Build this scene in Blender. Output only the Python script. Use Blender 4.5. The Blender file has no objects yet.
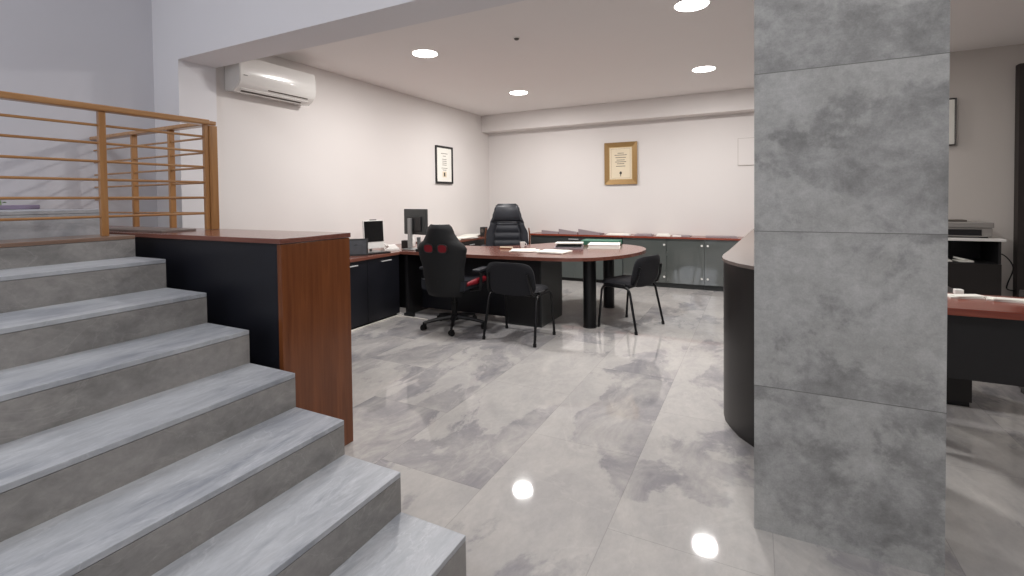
import bpy, bmesh, math, random
from mathutils import Vector, Matrix, noise
random.seed(7)
sc = bpy.context.scene
COL = sc.collection
R = math.radians
PI = math.pi

# ------------------------------------------------------------------ materials
def new_mat(name):
    m = bpy.data.materials.new(name); m.use_nodes = True
    nt = m.node_tree; b = nt.nodes['Principled BSDF']
    return m, nt, b

def S(c):  # sRGB 0-255 to linear
    return tuple(((v/255)/12.92 if v/255 <= .04045 else ((v/255+.055)/1.055)**2.4) for v in c) + (1,)

def plain(name, col, rough=.5, metal=0, var=.06, scale=12, bump=0, spec=.5, coat=0):
    m, nt, b = new_mat(name); N = nt.nodes; L = nt.links
    tc = N.new('ShaderNodeTexCoord'); nz = N.new('ShaderNodeTexNoise')
    nz.inputs['Scale'].default_value = scale; nz.inputs['Detail'].default_value = 5
    L.new(tc.outputs['Object'], nz.inputs['Vector'])
    c = S(col); mx = N.new('ShaderNodeMix'); mx.data_type = 'RGBA'
    mx.inputs['A'].default_value = tuple(v*(1-var) for v in c[:3])+(1,)
    mx.inputs['B'].default_value = tuple(min(1, v*(1+var)) for v in c[:3])+(1,)
    L.new(nz.outputs['Fac'], mx.inputs['Factor']); L.new(mx.outputs['Result'], b.inputs['Base Color'])
    b.inputs['Roughness'].default_value = rough; b.inputs['Metallic'].default_value = metal
    b.inputs['Specular IOR Level'].default_value = spec
    b.inputs['Coat Weight'].default_value = coat
    if bump:
        bp = N.new('ShaderNodeBump'); bp.inputs['Strength'].default_value = bump; bp.inputs['Distance'].default_value = .002
        n2 = N.new('ShaderNodeTexNoise'); n2.inputs['Scale'].default_value = scale*12
        L.new(tc.outputs['Object'], n2.inputs['Vector'])
        L.new(n2.outputs['Fac'], bp.inputs['Height']); L.new(bp.outputs['Normal'], b.inputs['Normal'])
    return m

def wood(name, dark, light, rough=.25, axis='X', scale=1.0, coat=.3):
    m, nt, b = new_mat(name); N = nt.nodes; L = nt.links
    tc = N.new('ShaderNodeTexCoord'); mp = N.new('ShaderNodeMapping')
    s = {'X': (1.2, 22, 22), 'Y': (22, 1.2, 22), 'Z': (22, 22, 1.2)}[axis]
    mp.inputs['Scale'].default_value = tuple(v*scale for v in s)
    L.new(tc.outputs['Object'], mp.inputs['Vector'])
    nz = N.new('ShaderNodeTexNoise'); nz.inputs['Scale'].default_value = 1.4; nz.inputs['Detail'].default_value = 9
    nz.inputs['Roughness'].default_value = .62; nz.inputs['Distortion'].default_value = .5
    L.new(mp.outputs['Vector'], nz.inputs['Vector'])
    cr = N.new('ShaderNodeValToRGB'); cr.color_ramp.elements[0].position = .3; cr.color_ramp.elements[1].position = .72
    cr.color_ramp.elements[0].color = S(dark); cr.color_ramp.elements[1].color = S(light)
    L.new(nz.outputs['Fac'], cr.inputs['Fac']); L.new(cr.outputs['Color'], b.inputs['Base Color'])
    b.inputs['Roughness'].default_value = rough; b.inputs['Coat Weight'].default_value = coat
    b.inputs['Coat Roughness'].default_value = .12
    return m

def slate(name, lo, mid, hi, rough=.12, tile=None, seed=0.0, patch=1.0, streak=(1, 1, 1), grout=.82, fine=.10, hard=.06, grain=0.0, bump=0.0, spec=.5, vein=.3, dist=.8):
    """veined slate porcelain; tile=(x0,w,y0,l,stagger) on the floor plane, or ('Z', z0, h)"""
    m, nt, b = new_mat(name); N = nt.nodes; L = nt.links
    def math_(op, a, bb=None, cc=None):
        n = N.new('ShaderNodeMath'); n.operation = op
        for i, v in enumerate((a, bb, cc)):
            if v is None: continue
            if isinstance(v, (int, float)): n.inputs[i].default_value = v
            else: L.new(v, n.inputs[i])
        return n.outputs[0]
    tc = N.new('ShaderNodeTexCoord'); vec = tc.outputs['Object']
    gmask = None
    if tile:
        sx = N.new('ShaderNodeSeparateXYZ'); L.new(vec, sx.inputs[0])
        if tile[0] == 'Z':
            _, z0, h = tile
            u = math_('DIVIDE', math_('SUBTRACT', sx.outputs['Z'], z0), h)
            iu = math_('FLOOR', u); iv = 0.0
            fu = math_('SUBTRACT', u, iu); du = math_('MULTIPLY', math_('MINIMUM', fu, math_('SUBTRACT', 1, fu)), h)
            dmin = du
        else:
            x0, w, y0, l, st = tile
            u = math_('DIVIDE', math_('SUBTRACT', sx.outputs['X'], x0), w); iu = math_('FLOOR', u)
            v = math_('DIVIDE', math_('SUBTRACT', sx.outputs['Y'], y0), l)
            v = math_('ADD', v, math_('MULTIPLY', iu, st)); iv = math_('FLOOR', v)
            fu = math_('SUBTRACT', u, iu); fv = math_('SUBTRACT', v, iv)
            du = math_('MULTIPLY', math_('MINIMUM', fu, math_('SUBTRACT', 1, fu)), w)
            dv = math_('MULTIPLY', math_('MINIMUM', fv, math_('SUBTRACT', 1, fv)), l)
            dmin = math_('MINIMUM', du, dv)
        gmask = math_('LESS_THAN', dmin, .0017)
        cb = N.new('ShaderNodeCombineXYZ')
        L.new(iu, cb.inputs[0])
        if not isinstance(iv, float): L.new(math_('FLOOR', math_('MULTIPLY', iv, .5)), cb.inputs[1])
        cb.inputs[2].default_value = seed
        wn = N.new('ShaderNodeTexWhiteNoise'); wn.noise_dimensions = '3D'; L.new(cb.outputs[0], wn.inputs['Vector'])
        vs = N.new('ShaderNodeVectorMath'); vs.operation = 'SCALE'; vs.inputs['Scale'].default_value = 9
        L.new(wn.outputs['Color'], vs.inputs[0])
        va = N.new('ShaderNodeVectorMath'); L.new(vec, va.inputs[0]); L.new(vs.outputs[0], va.inputs[1]); vec = va.outputs[0]
    mp = N.new('ShaderNodeMapping'); mp.inputs['Scale'].default_value = streak; mp.inputs['Location'].default_value = (seed*3.1, seed*1.7, seed)
    mp.inputs['Rotation'].default_value = (0, 0, .5)
    L.new(vec, mp.inputs['Vector']); vec = mp.outputs[0]
    def nz(scale, detail, rough_, dist, v=vec):
        n = N.new('ShaderNodeTexNoise'); n.inputs['Scale'].default_value = scale; n.inputs['Detail'].default_value = detail
        n.inputs['Roughness'].default_value = rough_; n.inputs['Distortion'].default_value = dist; L.new(v, n.inputs['Vector']); return n.outputs['Fac']
    big = nz(1.25*patch, 10, .62, .35)
    med = nz(4.0*patch, 8, .65, dist)
    sm = nz(26, 8, .7, .3)
    # sharp edged dark patches
    r1 = N.new('ShaderNodeMapRange'); r1.interpolation_type = 'SMOOTHSTEP'
    r1.inputs['From Min'].default_value = .50-hard; r1.inputs['From Max'].default_value = .50+hard*.6; L.new(big, r1.inputs['Value'])
    base = N.new('ShaderNodeMix'); base.data_type = 'RGBA'; base.inputs['A'].default_value = S(lo); base.inputs['B'].default_value = S(mid)
    L.new(r1.outputs[0], base.inputs['Factor'])
    r2 = N.new('ShaderNodeMapRange'); r2.inputs['From Min'].default_value = .38; r2.inputs['From Max'].default_value = .68; L.new(med, r2.inputs['Value'])
    b2 = N.new('ShaderNodeMix'); b2.data_type = 'RGBA'; b2.inputs['B'].default_value = S(hi)
    L.new(math_('MULTIPLY', r2.outputs[0], .75), b2.inputs['Factor']); L.new(base.outputs['Result'], b2.inputs['A'])
    # light veins: thin iso-lines of a distorted noise
    vn = nz(1.9*patch, 6, .55, 1.2)
    vv = math_('ABSOLUTE', math_('SUBTRACT', vn, .5)); r3 = N.new('ShaderNodeMapRange')
    r3.inputs['From Min'].default_value = .0; r3.inputs['From Max'].default_value = .012; r3.inputs['To Min'].default_value = vein; r3.inputs['To Max'].default_value = 0
    L.new(vv, r3.inputs['Value'])
    b3 = N.new('ShaderNodeMix'); b3.data_type = 'RGBA'; b3.inputs['B'].default_value = S(tuple(min(255, c*1.07) for c in hi))
    L.new(r3.outputs[0], b3.inputs['Factor']); L.new(b2.outputs['Result'], b3.inputs['A'])
    # fine speckle
    f = N.new('ShaderNodeMapRange'); f.inputs['From Min'].default_value = .3; f.inputs['From Max'].default_value = .7
    f.inputs['To Min'].default_value = 1-fine; f.inputs['To Max'].default_value = 1+fine; L.new(sm, f.inputs['Value'])
    fac = f.outputs[0]
    if grain:
        g = N.new('ShaderNodeTexNoise'); g.inputs['Scale'].default_value = 160; g.inputs['Detail'].default_value = 2; L.new(tc.outputs['Object'], g.inputs['Vector'])
        fac = math_('MULTIPLY', fac, math_('ADD', math_('MULTIPLY', g.outputs['Fac'], grain*2), 1-grain))
    if gmask is not None:
        fac = math_('MULTIPLY', fac, math_('SUBTRACT', 1, math_('MULTIPLY', gmask, 1-grout)))
    vm = N.new('ShaderNodeVectorMath'); vm.operation = 'SCALE'; L.new(b3.outputs['Result'], vm.inputs[0]); L.new(fac, vm.inputs['Scale'])
    L.new(vm.outputs[0], b.inputs['Base Color'])
    rr = N.new('ShaderNodeMapRange'); rr.inputs['To Min'].default_value = rough*.8; rr.inputs['To Max'].default_value = rough*1.3; L.new(med, rr.inputs['Value'])
    L.new(rr.outputs[0], b.inputs['Roughness'])
    b.inputs['Specular IOR Level'].default_value = spec
    if bump:
        bp = N.new('ShaderNodeBump'); bp.inputs['Strength'].default_value = bump; bp.inputs['Distance'].default_value = .003
        L.new(sm, bp.inputs['Height']); L.new(bp.outputs['Normal'], b.inputs['Normal'])
    return m

def emit(name, col, s):
    m, nt, b = new_mat(name)
    b.inputs['Base Color'].default_value = (1, 1, 1, 1)
    b.inputs['Emission Color'].default_value = S(col); b.inputs['Emission Strength'].default_value = s
    return m

def glass_mat(name, tint=(128, 134, 131), alpha=.45, rough=.05):
    m, nt, b = new_mat(name); N = nt.nodes; L = nt.links
    out = N['Material Output']; tr = N.new('ShaderNodeBsdfTransparent'); tr.inputs['Color'].default_value = S(tint)
    gl = N.new('ShaderNodeBsdfGlossy'); gl.inputs['Roughness'].default_value = rough; gl.inputs['Color'].default_value = (.8, .8, .8, 1)
    mx = N.new('ShaderNodeMixShader'); mx.inputs[0].default_value = .10
    b.inputs['Base Color'].default_value = S(tint); b.inputs['Roughness'].default_value = .3
    m2 = N.new('ShaderNodeMixShader'); m2.inputs[0].default_value = alpha
    L.new(tr.outputs[0], m2.inputs[1]); L.new(b.outputs[0], m2.inputs[2])
    L.new(m2.outputs[0], mx.inputs[1]); L.new(gl.outputs[0], mx.inputs[2]); L.new(mx.outputs[0], out.inputs['Surface'])
    return m

M = {}
M['wall'] = plain('wall_paint', (224, 219, 216), .85, var=.012, scale=3, bump=.05)
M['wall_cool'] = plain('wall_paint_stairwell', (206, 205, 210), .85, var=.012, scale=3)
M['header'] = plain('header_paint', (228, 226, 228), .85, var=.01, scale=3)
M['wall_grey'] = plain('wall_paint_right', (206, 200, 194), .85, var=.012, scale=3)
M['ceiling'] = plain('ceiling_paint', (240, 236, 234), .9, var=.01, scale=3)
M['floor'] = slate('floor_slate', (146, 144, 147), (178, 175, 173), (199, 195, 190), rough=.045, tile=(-1.15, .605, 1.3, 1.2, .5), seed=4.0, patch=.60, streak=(1.3, .8, 1), fine=.06, hard=.018, grout=.80, spec=.42, vein=.16)
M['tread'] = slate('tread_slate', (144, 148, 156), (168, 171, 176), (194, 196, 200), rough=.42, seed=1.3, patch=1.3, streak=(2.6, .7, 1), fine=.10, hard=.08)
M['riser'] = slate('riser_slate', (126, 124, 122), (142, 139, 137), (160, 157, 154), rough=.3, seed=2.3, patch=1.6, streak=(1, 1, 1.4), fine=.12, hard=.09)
M['pillar'] = slate('pillar_slate', (130, 130, 129), (160, 160, 158), (180, 180, 179), rough=.3, tile=('Z', -.035, .6265), seed=5.6, patch=1.5, streak=(1, 1, 1.1), fine=.16, hard=.035, grout=.85, grain=.16, vein=.05, dist=.25)
M['cherry'] = wood('cherry_top', (104, 62, 52), (132, 84, 72), .22, 'X')
M['cherry_y'] = wood('cherry_top_long', (106, 64, 54), (136, 88, 74), .22, 'Y')
M['cherry_end'] = wood('cherry_panel', (98, 52, 26), (130, 76, 42), .3, 'Z', coat=.15)
M['cherry_red'] = wood('cherry_red', (122, 54, 40), (150, 76, 58), .25, 'X')
M['oak'] = wood('golden_oak', (158, 112, 68), (192, 146, 98), .3, 'Y')
M['oak_z'] = wood('golden_oak_upright', (148, 102, 58), (184, 136, 86), .3, 'Z')
M['navy'] = plain('blue_black_laminate', (24, 25, 32), .42, var=.05, scale=4)
M['black_lam'] = plain('black_laminate', (27, 26, 28), .45, var=.08, scale=5)
M['black_brown'] = plain('black_brown_laminate', (34, 30, 29), .38, var=.1, scale=3)
M['dark_grey'] = plain('dark_grey_laminate', (52, 55, 55), .45, var=.06, scale=5)
M['grey_lam'] = plain('grey_green_laminate', (84, 90, 88), .5, var=.05, scale=5)
M['recep_top'] = plain('reception_top_brown_grey', (124, 112, 106), .4, var=.04, scale=20)
M['black_fab'] = plain('black_fabric', (26, 26, 31), .9, var=.15, scale=60, bump=.3)
M['black_leather'] = plain('black_leather', (40, 42, 48), .42, var=.1, scale=15, bump=.15)
M['black_mesh'] = plain('black_chair_cloth', (17, 18, 20), .75, var=.12, scale=80, bump=.2)
M['red'] = plain('red_leather', (128, 22, 34), .45, var=.1, scale=20)
M['black_metal'] = plain('black_metal', (18, 18, 20), .35, metal=.3, var=.05)
M['black_plastic'] = plain('black_plastic', (22, 22, 24), .4, var=.05)
M['chrome'] = plain('brushed_chrome', (205, 205, 205), .25, metal=1, var=.03)
M['silver'] = plain('silver_plastic', (150, 152, 152), .35, metal=.6, var=.04)
M['bright'] = plain('satin_metal', (205, 205, 205), .5, metal=.2, var=.03)
M['white_pl'] = plain('white_plastic', (232, 230, 226), .22, var=.01, coat=.5)
M['white'] = plain('white_matte', (236, 234, 230), .7, var=.015)
M['grey_pl'] = plain('grey_plastic', (150, 146, 142), .5, var=.03)
M['paper'] = plain('paper', (240, 238, 230), .8, var=.02, scale=30)
M['cream'] = plain('cream_paper', (228, 214, 188), .8, var=.03, scale=30)
M['ink'] = plain('ink', (120, 108, 96), .8)
M['inkd'] = plain('dark_ink', (60, 55, 50), .8)
M['gold'] = plain('aged_gold', (150, 118, 72), .4, metal=.35, var=.14, scale=30)
M['gold2'] = plain('pale_gold', (188, 160, 112), .4, metal=.35, var=.1, scale=30)
M['screen'] = plain('black_screen', (12, 13, 16), .12, var=.03, spec=.6)
M['grey_card2'] = plain('panel_grey', (190, 184, 178), .6)
M['joint'] = plain('stone_joint', (112, 112, 110), .6)
M['landing_wood'] = wood('landing_wood', (116, 92, 78), (146, 120, 104), .3, 'Y')
M['green'] = plain('green_card', (58, 112, 92), .6)
M['slot'] = plain('dark_slot', (92, 86, 80), .7)
M['grey_card'] = plain('grey_mauve_card', (150, 138, 142), .6, var=.05)
M['orange'] = plain('orange_plastic', (200, 120, 60), .5)
M['pink'] = plain('pink_petals', (210, 120, 120), .7)
M['leaf'] = plain('leaf_green', (120, 150, 90), .6)
M['mauve'] = plain('mauve_tray', (140, 128, 150), .5)
M['rubber'] = plain('rubber', (14, 14, 14), .8)
M['glass'] = glass_mat('cabinet_glass')
M['door_glass'] = plain('dark_door_glass', (34, 38, 38), .12, var=.05)
M['door_frame'] = plain('dark_door_frame', (44, 38, 36), .5, var=.05)
M['lamp'] = emit('lamp_diffuser', (255, 252, 246), 9)
M['photo'] = plain('dark_photo', (72, 74, 78), .15, var=.3, scale=20)
M['strip'] = plain('pale_strip', (222, 216, 208), .6)

# ------------------------------------------------------------------ mesh helpers
class MB:
    def __init__(s): s.bm = bmesh.new()
    def _add(s, verts, faces, mat=None):
        vs = [s.bm.verts.new((mat @ Vector(v)) if mat else v) for v in verts]
        for f in faces:
            try: s.bm.faces.new([vs[i] for i in f])
            except ValueError: pass
        return vs
    def box(s, x0, x1, y0, y1, z0, z1, mat=None, bev=0):
        b = MB() if bev else s
        b._add([(x0, y0, z0), (x1, y0, z0), (x1, y1, z0), (x0, y1, z0), (x0, y0, z1), (x1, y0, z1), (x1, y1, z1), (x0, y1, z1)],
               [(0, 3, 2, 1), (4, 5, 6, 7), (0, 1, 5, 4), (1, 2, 6, 5), (2, 3, 7, 6), (3, 0, 4, 7)], None if bev else mat)
        if bev:
            bmesh.ops.bevel(b.bm, geom=b.bm.edges[:], offset=bev, segments=3 if bev > .006 else 2, affect='EDGES', profile=.6)
            s.merge(b, mat)
        return s
    def merge(s, o, mat=None):
        o.bm.verts.index_update()
        s._add([v.co.copy() for v in o.bm.verts], [[v.index for v in f.verts] for f in o.bm.faces], mat); o.bm.free(); return s
    def tube(s, pts, r, n=10, mat=None, cap=True):
        pts = [Vector(p) for p in pts]; rs = r if isinstance(r, (list, tuple)) else [r]*len(pts)
        verts = []; faces = []; up = None
        for i, p in enumerate(pts):
            a = (pts[i]-pts[i-1]).normalized() if i else (pts[1]-pts[0]).normalized()
            b = (pts[i+1]-pts[i]).normalized() if i < len(pts)-1 else a
            t = (a+b).normalized() if (a+b).length > 1e-6 else a
            if up is None:
                up = Vector((0, 0, 1)) if abs(t.z) < .9 else Vector((1, 0, 0))
            u = (up - t*up.dot(t)).normalized(); up = u; w = t.cross(u)
            for k in range(n):
                an = 2*PI*k/n; verts.append(p + (u*math.cos(an)+w*math.sin(an))*rs[i])
        for i in range(len(pts)-1):
            for k in range(n):
                faces.append((i*n+k, i*n+(k+1) % n, (i+1)*n+(k+1) % n, (i+1)*n+k))
        if cap: faces.append(tuple(range(n-1, -1, -1))); faces.append(tuple(range((len(pts)-1)*n, len(pts)*n)))
        s._add(verts, faces, mat); return s
    def cyl(s, x, y, z0, z1, r, n=24, r2=None, mat=None):
        return s.tube([(x, y, z0), (x, y, z1)], [r, r if r2 is None else r2], n, mat)
    def lathe(s, prof, n=28, mat=None):
        verts = []; faces = []
        for r, z in prof:
            for k in range(n): verts.append((r*math.cos(2*PI*k/n), r*math.sin(2*PI*k/n), z))
        for i in range(len(prof)-1):
            for k in range(n): faces.append((i*n+k, i*n+(k+1) % n, (i+1)*n+(k+1) % n, (i+1)*n+k))
        faces.append(tuple(range(n-1, -1, -1))); faces.append(tuple(range((len(prof)-1)*n, len(prof)*n)))
        s._add(verts, faces, mat); return s
    def prism(s, out, z0, z1, mat=None, bev=0):
        b = MB() if bev else s; n = len(out)
        b._add([(x, y, z0) for x, y in out]+[(x, y, z1) for x, y in out],
               [tuple(range(n-1, -1, -1)), tuple(range(n, 2*n))]+[(i, (i+1) % n, n+(i+1) % n, n+i) for i in range(n)], None if bev else mat)
        if bev:
            ed = [e for e in b.bm.edges if abs(e.verts[0].co.z-e.verts[1].co.z) < 1e-6]
            bmesh.ops.bevel(b.bm, geom=ed, offset=bev, segments=3, affect='EDGES', profile=.6); s.merge(b, mat)
        return s
    def grid(s, nu, nv, fn, thick=0, mat=None):
        """closed pad: fn(u,v) -> (front, back) points"""
        F = []; B = []
        for i in range(nu+1):
            for j in range(nv+1):
                a, b = fn(i/nu, j/nv); F.append(a); B.append(b)
        n = len(F); fs = []
        I = lambda i, j: i*(nv+1)+j
        for i in range(nu):
            for j in range(nv):
                q = (I(i, j), I(i+1, j), I(i+1, j+1), I(i, j+1)); fs.append(q); fs.append(tuple(n+k for k in reversed(q)))
        for i in range(nu):
            fs.append((I(i+1, 0), I(i, 0), n+I(i, 0), n+I(i+1, 0))); fs.append((I(i, nv), I(i+1, nv), n+I(i+1, nv), n+I(i, nv)))
        for j in range(nv):
            fs.append((I(0, j), I(0, j+1), n+I(0, j+1), n+I(0, j))); fs.append((I(nu, j+1), I(nu, j), n+I(nu, j), n+I(nu, j+1)))
        s._add(F+B, fs, mat); return s
    def build(s, name, mat, parent=None, smooth=False, kind=None):
        bmesh.ops.recalc_face_normals(s.bm, faces=s.bm.faces[:])
        me = bpy.data.meshes.new(name); s.bm.to_mesh(me); s.bm.free()
        me.materials.append(M[mat] if isinstance(mat, str) else mat)
        o = bpy.data.objects.new(name, me); COL.objects.link(o)
        if parent: o.parent = parent
        if smooth:
            for p in me.polygons: p.use_smooth = True
            try:
                me.set_sharp_from_angle(angle=R(38))
            except Exception: pass
        if kind: o['kind'] = kind
        return o

def thing(name, label, cat, loc=(0, 0, 0), rz=0, group=None):
    o = bpy.data.objects.new(name, None); COL.objects.link(o)
    o.location = loc; o.rotation_euler = (0, 0, rz); o.empty_display_size = .05
    o['label'] = label; o['category'] = cat
    if group: o['group'] = group
    return o
def tag(o, label, cat, group=None, loc=None, rz=None):
    o['label'] = label; o['category'] = cat
    if group: o['group'] = group
    if loc: o.location = loc
    if rz is not None: o.rotation_euler = (0, 0, rz)
    return o
def children(o): return [c for c in bpy.data.objects if c.parent == o]
def copy_tree(o, parent=None):
    kids = children(o)
    c = o.copy(); COL.objects.link(c); c.parent = parent
    for ch in kids: copy_tree(ch, c)
    return c
def bx(x0, x1, y0, y1, z0, z1, bev=0): return MB().box(x0, x1, y0, y1, z0, z1, bev=bev)

# ------------------------------------------------------------------ camera (on the solved viewpoint)
f_px, cy_px, P_, R_, Y_ = 479.4, 209.8, R(1.334), R(.663), R(27.0)
fw = Vector((-math.sin(Y_), math.cos(Y_), 0)); rt = Vector((math.cos(Y_), math.sin(Y_), 0)); dn = Vector((0, 0, -1))
f2 = fw*math.cos(P_)+dn*math.sin(P_); d2 = dn*math.cos(P_)-fw*math.sin(P_)
r2 = rt*math.cos(R_)+d2*math.sin(R_); d3 = d2*math.cos(R_)-rt*math.sin(R_)
cam = bpy.data.cameras.new('camera'); co = bpy.data.objects.new('camera', cam); COL.objects.link(co)
mw = Matrix(((r2.x, -d3.x, -f2.x, 0), (r2.y, -d3.y, -f2.y, 0), (r2.z, -d3.z, -f2.z, 1.36), (0, 0, 0, 1)))
co.matrix_world = mw
cam.sensor_width = 36; cam.lens = f_px/1024*36; cam.shift_y = (cy_px-288)/1024; cam.clip_start = .05
sc.camera = co

# ------------------------------------------------------------------ room shell
CZ = 2.86
XL, YB = -4.42, 7.75
bx(-5.0, 4.2, -3.2, 8.0, -.12, 0).build('floor', 'floor', kind='structure')
bx(XL-.2, 4.0, 2.50, 8.0, CZ, CZ+.12).build('ceiling', 'ceiling', kind='structure')
bx(XL-.2, XL, 2.70, YB+.2, 0, CZ).build('wall_left', 'wall', kind='structure')
bx(XL, 1.75, YB, YB+.2, 0, CZ).build('wall_back', 'wall', kind='structure')
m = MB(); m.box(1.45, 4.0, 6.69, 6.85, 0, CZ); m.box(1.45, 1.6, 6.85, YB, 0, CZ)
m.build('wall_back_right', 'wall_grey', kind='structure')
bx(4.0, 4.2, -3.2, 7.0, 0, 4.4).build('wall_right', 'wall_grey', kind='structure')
# beam along the back wall
bx(XL, 1.45, 7.50, YB, 2.565, CZ).build('trim_1', 'wall', kind='structure')
# header over the opening, and the pier that carries it
bx(XL-.6, 4.0, 2.38, 2.70, 2.58, 4.4).build('trim_2', 'header', kind='structure')
bx(-4.97, -4.39, 2.38, 2.70, 0, 2.58).build('trim_3', 'header', kind='structure')
bx(-4.97, -4.77, -3.2, 2.38, 0, 4.4).build('wall_stairwell', 'wall_cool', kind='structure')
bx(-4.97, 4.2, -3.4, -3.2, 0, 4.4).build('wall_front', 'wall_cool', kind='structure')
bx(-4.97, 4.2, -3.2, 2.5, 4.4, 4.5).build('ceiling_stairwell', 'ceiling', kind='structure')

# ------------------------------------------------------------------ pillar
pl = thing('stone_pillar', 'tall square pillar clad in mottled grey stone tiles', 'pillar', (.293, 2.315, 0))
m = MB(); m.box(-.30, .30, -.15, .15, 0, 2.579); m.box(-.30, .30, -.15, .06, 2.5792, 4.398); m.build('cladding', 'pillar', pl)
for z in (.5915, 1.218, 1.8445, 2.471):
    m = MB(); m.box(-.3006, .3006, -.1506, -.1500, z-.0012, z+.0012); m.box(-.3006, -.3, -.15, .15, z-.0012, z+.0012)
    m.build('tile_joint', 'joint', pl)
pl.children[0].location = (0, 0, 0)

# ------------------------------------------------------------------ staircase
st = thing('staircase', 'wide flight of grey slate steps rising to the left of the room', 'staircase', (-2.2, -.5, 0))
XK = [-.93, -1.225, -1.52, -1.81, -2.12, -2.445, -2.80, -3.10, -3.40]
ZK = [.152, .308, .452, .603, .758, .908, 1.060, 1.180, 1.325]
y0s, y1s = -2.2, 1.43
ox, oy = 2.2, .5
for k in range(9):
    xr = XK[k]; xb = XK[k+1] if k < 8 else -4.765
    zb = ZK[k-1] if k else 0
    zt = ZK[k]
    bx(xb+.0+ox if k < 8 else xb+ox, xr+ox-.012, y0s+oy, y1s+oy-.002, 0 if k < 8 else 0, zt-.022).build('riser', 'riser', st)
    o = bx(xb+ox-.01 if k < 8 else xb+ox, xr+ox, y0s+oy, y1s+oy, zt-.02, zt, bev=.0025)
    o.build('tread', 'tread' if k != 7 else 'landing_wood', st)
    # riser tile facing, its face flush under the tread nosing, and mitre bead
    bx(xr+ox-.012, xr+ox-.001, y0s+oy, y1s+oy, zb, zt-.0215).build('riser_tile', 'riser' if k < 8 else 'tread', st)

# ------------------------------------------------------------------ railing
ra = thing('railing', 'golden oak railing with thin horizontal rods above the top step', 'railing', (-3.2, 1.9, 1.183))
def rl(x, y, z): return (x+3.2, y-1.9, z-1.183)
RX, RY = -3.2, 1.90
def boxw(x0, x1, y0, y1, z0, z1, bev=.004):
    a = rl(x0, y0, z0); b = rl(x1, y1, z1); return bx(a[0], b[0], a[1], b[1], a[2], b[2], bev=bev)
zt = 1.897
boxw(RX-.032, RX+.032, .1, RY+.004, zt-.034, zt, .010).build('handrail', 'oak', ra)
boxw(-4.768, RX+.0, RY+.0, RY+.065, zt-.030, zt-.002, .008).build('handrail', 'oak', ra)
boxw(RX-.014, RX+.014, 1.315, 1.348, 1.1805, zt-.028).build('post', 'oak_z', ra)
boxw(RX-.014, RX+.014, .60, .635, 1.1805, zt-.028).build('post', 'oak_z', ra)
boxw(RX-.014, RX+.014, RY-.024, RY+.0015, 1.1805, zt-.028).build('post', 'oak_z', ra)
boxw(RX-.016, RX+.022, RY+.003, RY+.055, 1.1805, zt-.036).build('end_post', 'oak_z', ra)
for x, w in ((-3.68, .013), (-4.17, .013), (-4.66, .022)):
    boxw(x-w, x+w, RY+.015, RY+.052, 1.1805, zt-.028).build('post', 'oak_z', ra)
for z in (1.287, 1.39, 1.49, 1.59, 1.69, 1.787):
    MB().tube([rl(RX-.005, .12, z), rl(RX-.005, RY-.02, z)], .0072, 10).build('rod', 'oak', ra, smooth=True)
    MB().tube([rl(-4.768, RY+.033, z), rl(RX, RY+.033, z)], .0072, 10).build('rod', 'oak', ra, smooth=True)

# ------------------------------------------------------------------ tall counter beside the stairs
ct = thing('counter', 'tall counter with blue-black front, cherry wood top and end panel', 'counter', (-3.2, 1.75, 0))
def cl(x0, x1, y0, y1, z0, z1, bev=0): return bx(x0+3.2, x1+3.2, y0-1.75, y1-1.75, z0, z1, bev=bev)
cl(-4.75, -2.024, 1.532, 1.979, 1.155, 1.18, .003).build('top', 'cherry', ct)
cl(-4.75, -2.062, 1.545, 1.565, 0, 1.153).build('front_panel', 'navy', ct)
cl(-2.060, -2.03, 1.540, 1.975, 0, 1.153, .002).build('end_panel', 'cherry_end', ct)
cl(-4.75, -2.062, 1.95, 1.97, 0, 1.153).build('back_panel', 'black_lam', ct)
cl(-4.75, -4.73, 1.567, 1.948, 0, 1.153).build('end_panel', 'cherry_end', ct)
tag(bx(0, .78, 0, .20, 0, .012, .002).build('flat_board', 'recep_top'), 'thin grey-brown board lying flat on the counter by the railing', 'board', loc=(-3.95, 1.60, 1.1805))

# low planter tray on the upper floor
tr = thing('flower_tray', 'mauve tray of small pink blooms on the upper floor', 'planter', (-4.55, 1.18, 1.3255))
bx(-.12, .12, -.32, .30, 0, .03, .006).build('tray', 'mauve', tr)
m = MB(); m2 = MB()
for k in range(26):
    x, y = random.uniform(-.09, .09), random.uniform(-.3, .16); h = random.uniform(.04, .09)
    m.tube([(x, y, .025), (x+random.uniform(-.01, .01), y, .02+h)], [.004, .002], 5)
    for q in range(3):
        a = random.uniform(0, 2*PI); m._add([(x, y, .02+h*.5), (x+.02*math.cos(a), y+.02*math.sin(a), .02+h*.75), (x+.03*math.cos(a+.5), y+.03*math.sin(a+.5), .02+h*.6)], [(0, 1, 2)])
    if k % 2: m2.lathe([(.001, .02+h), (.012, .026+h), (.014, .034+h), (.004, .04+h)], 8, Matrix.Translation((x, y, 0)))
m.build('stems', 'leaf', tr, kind='stuff'); m2.build('blooms', 'pink', tr, kind='stuff')

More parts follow.
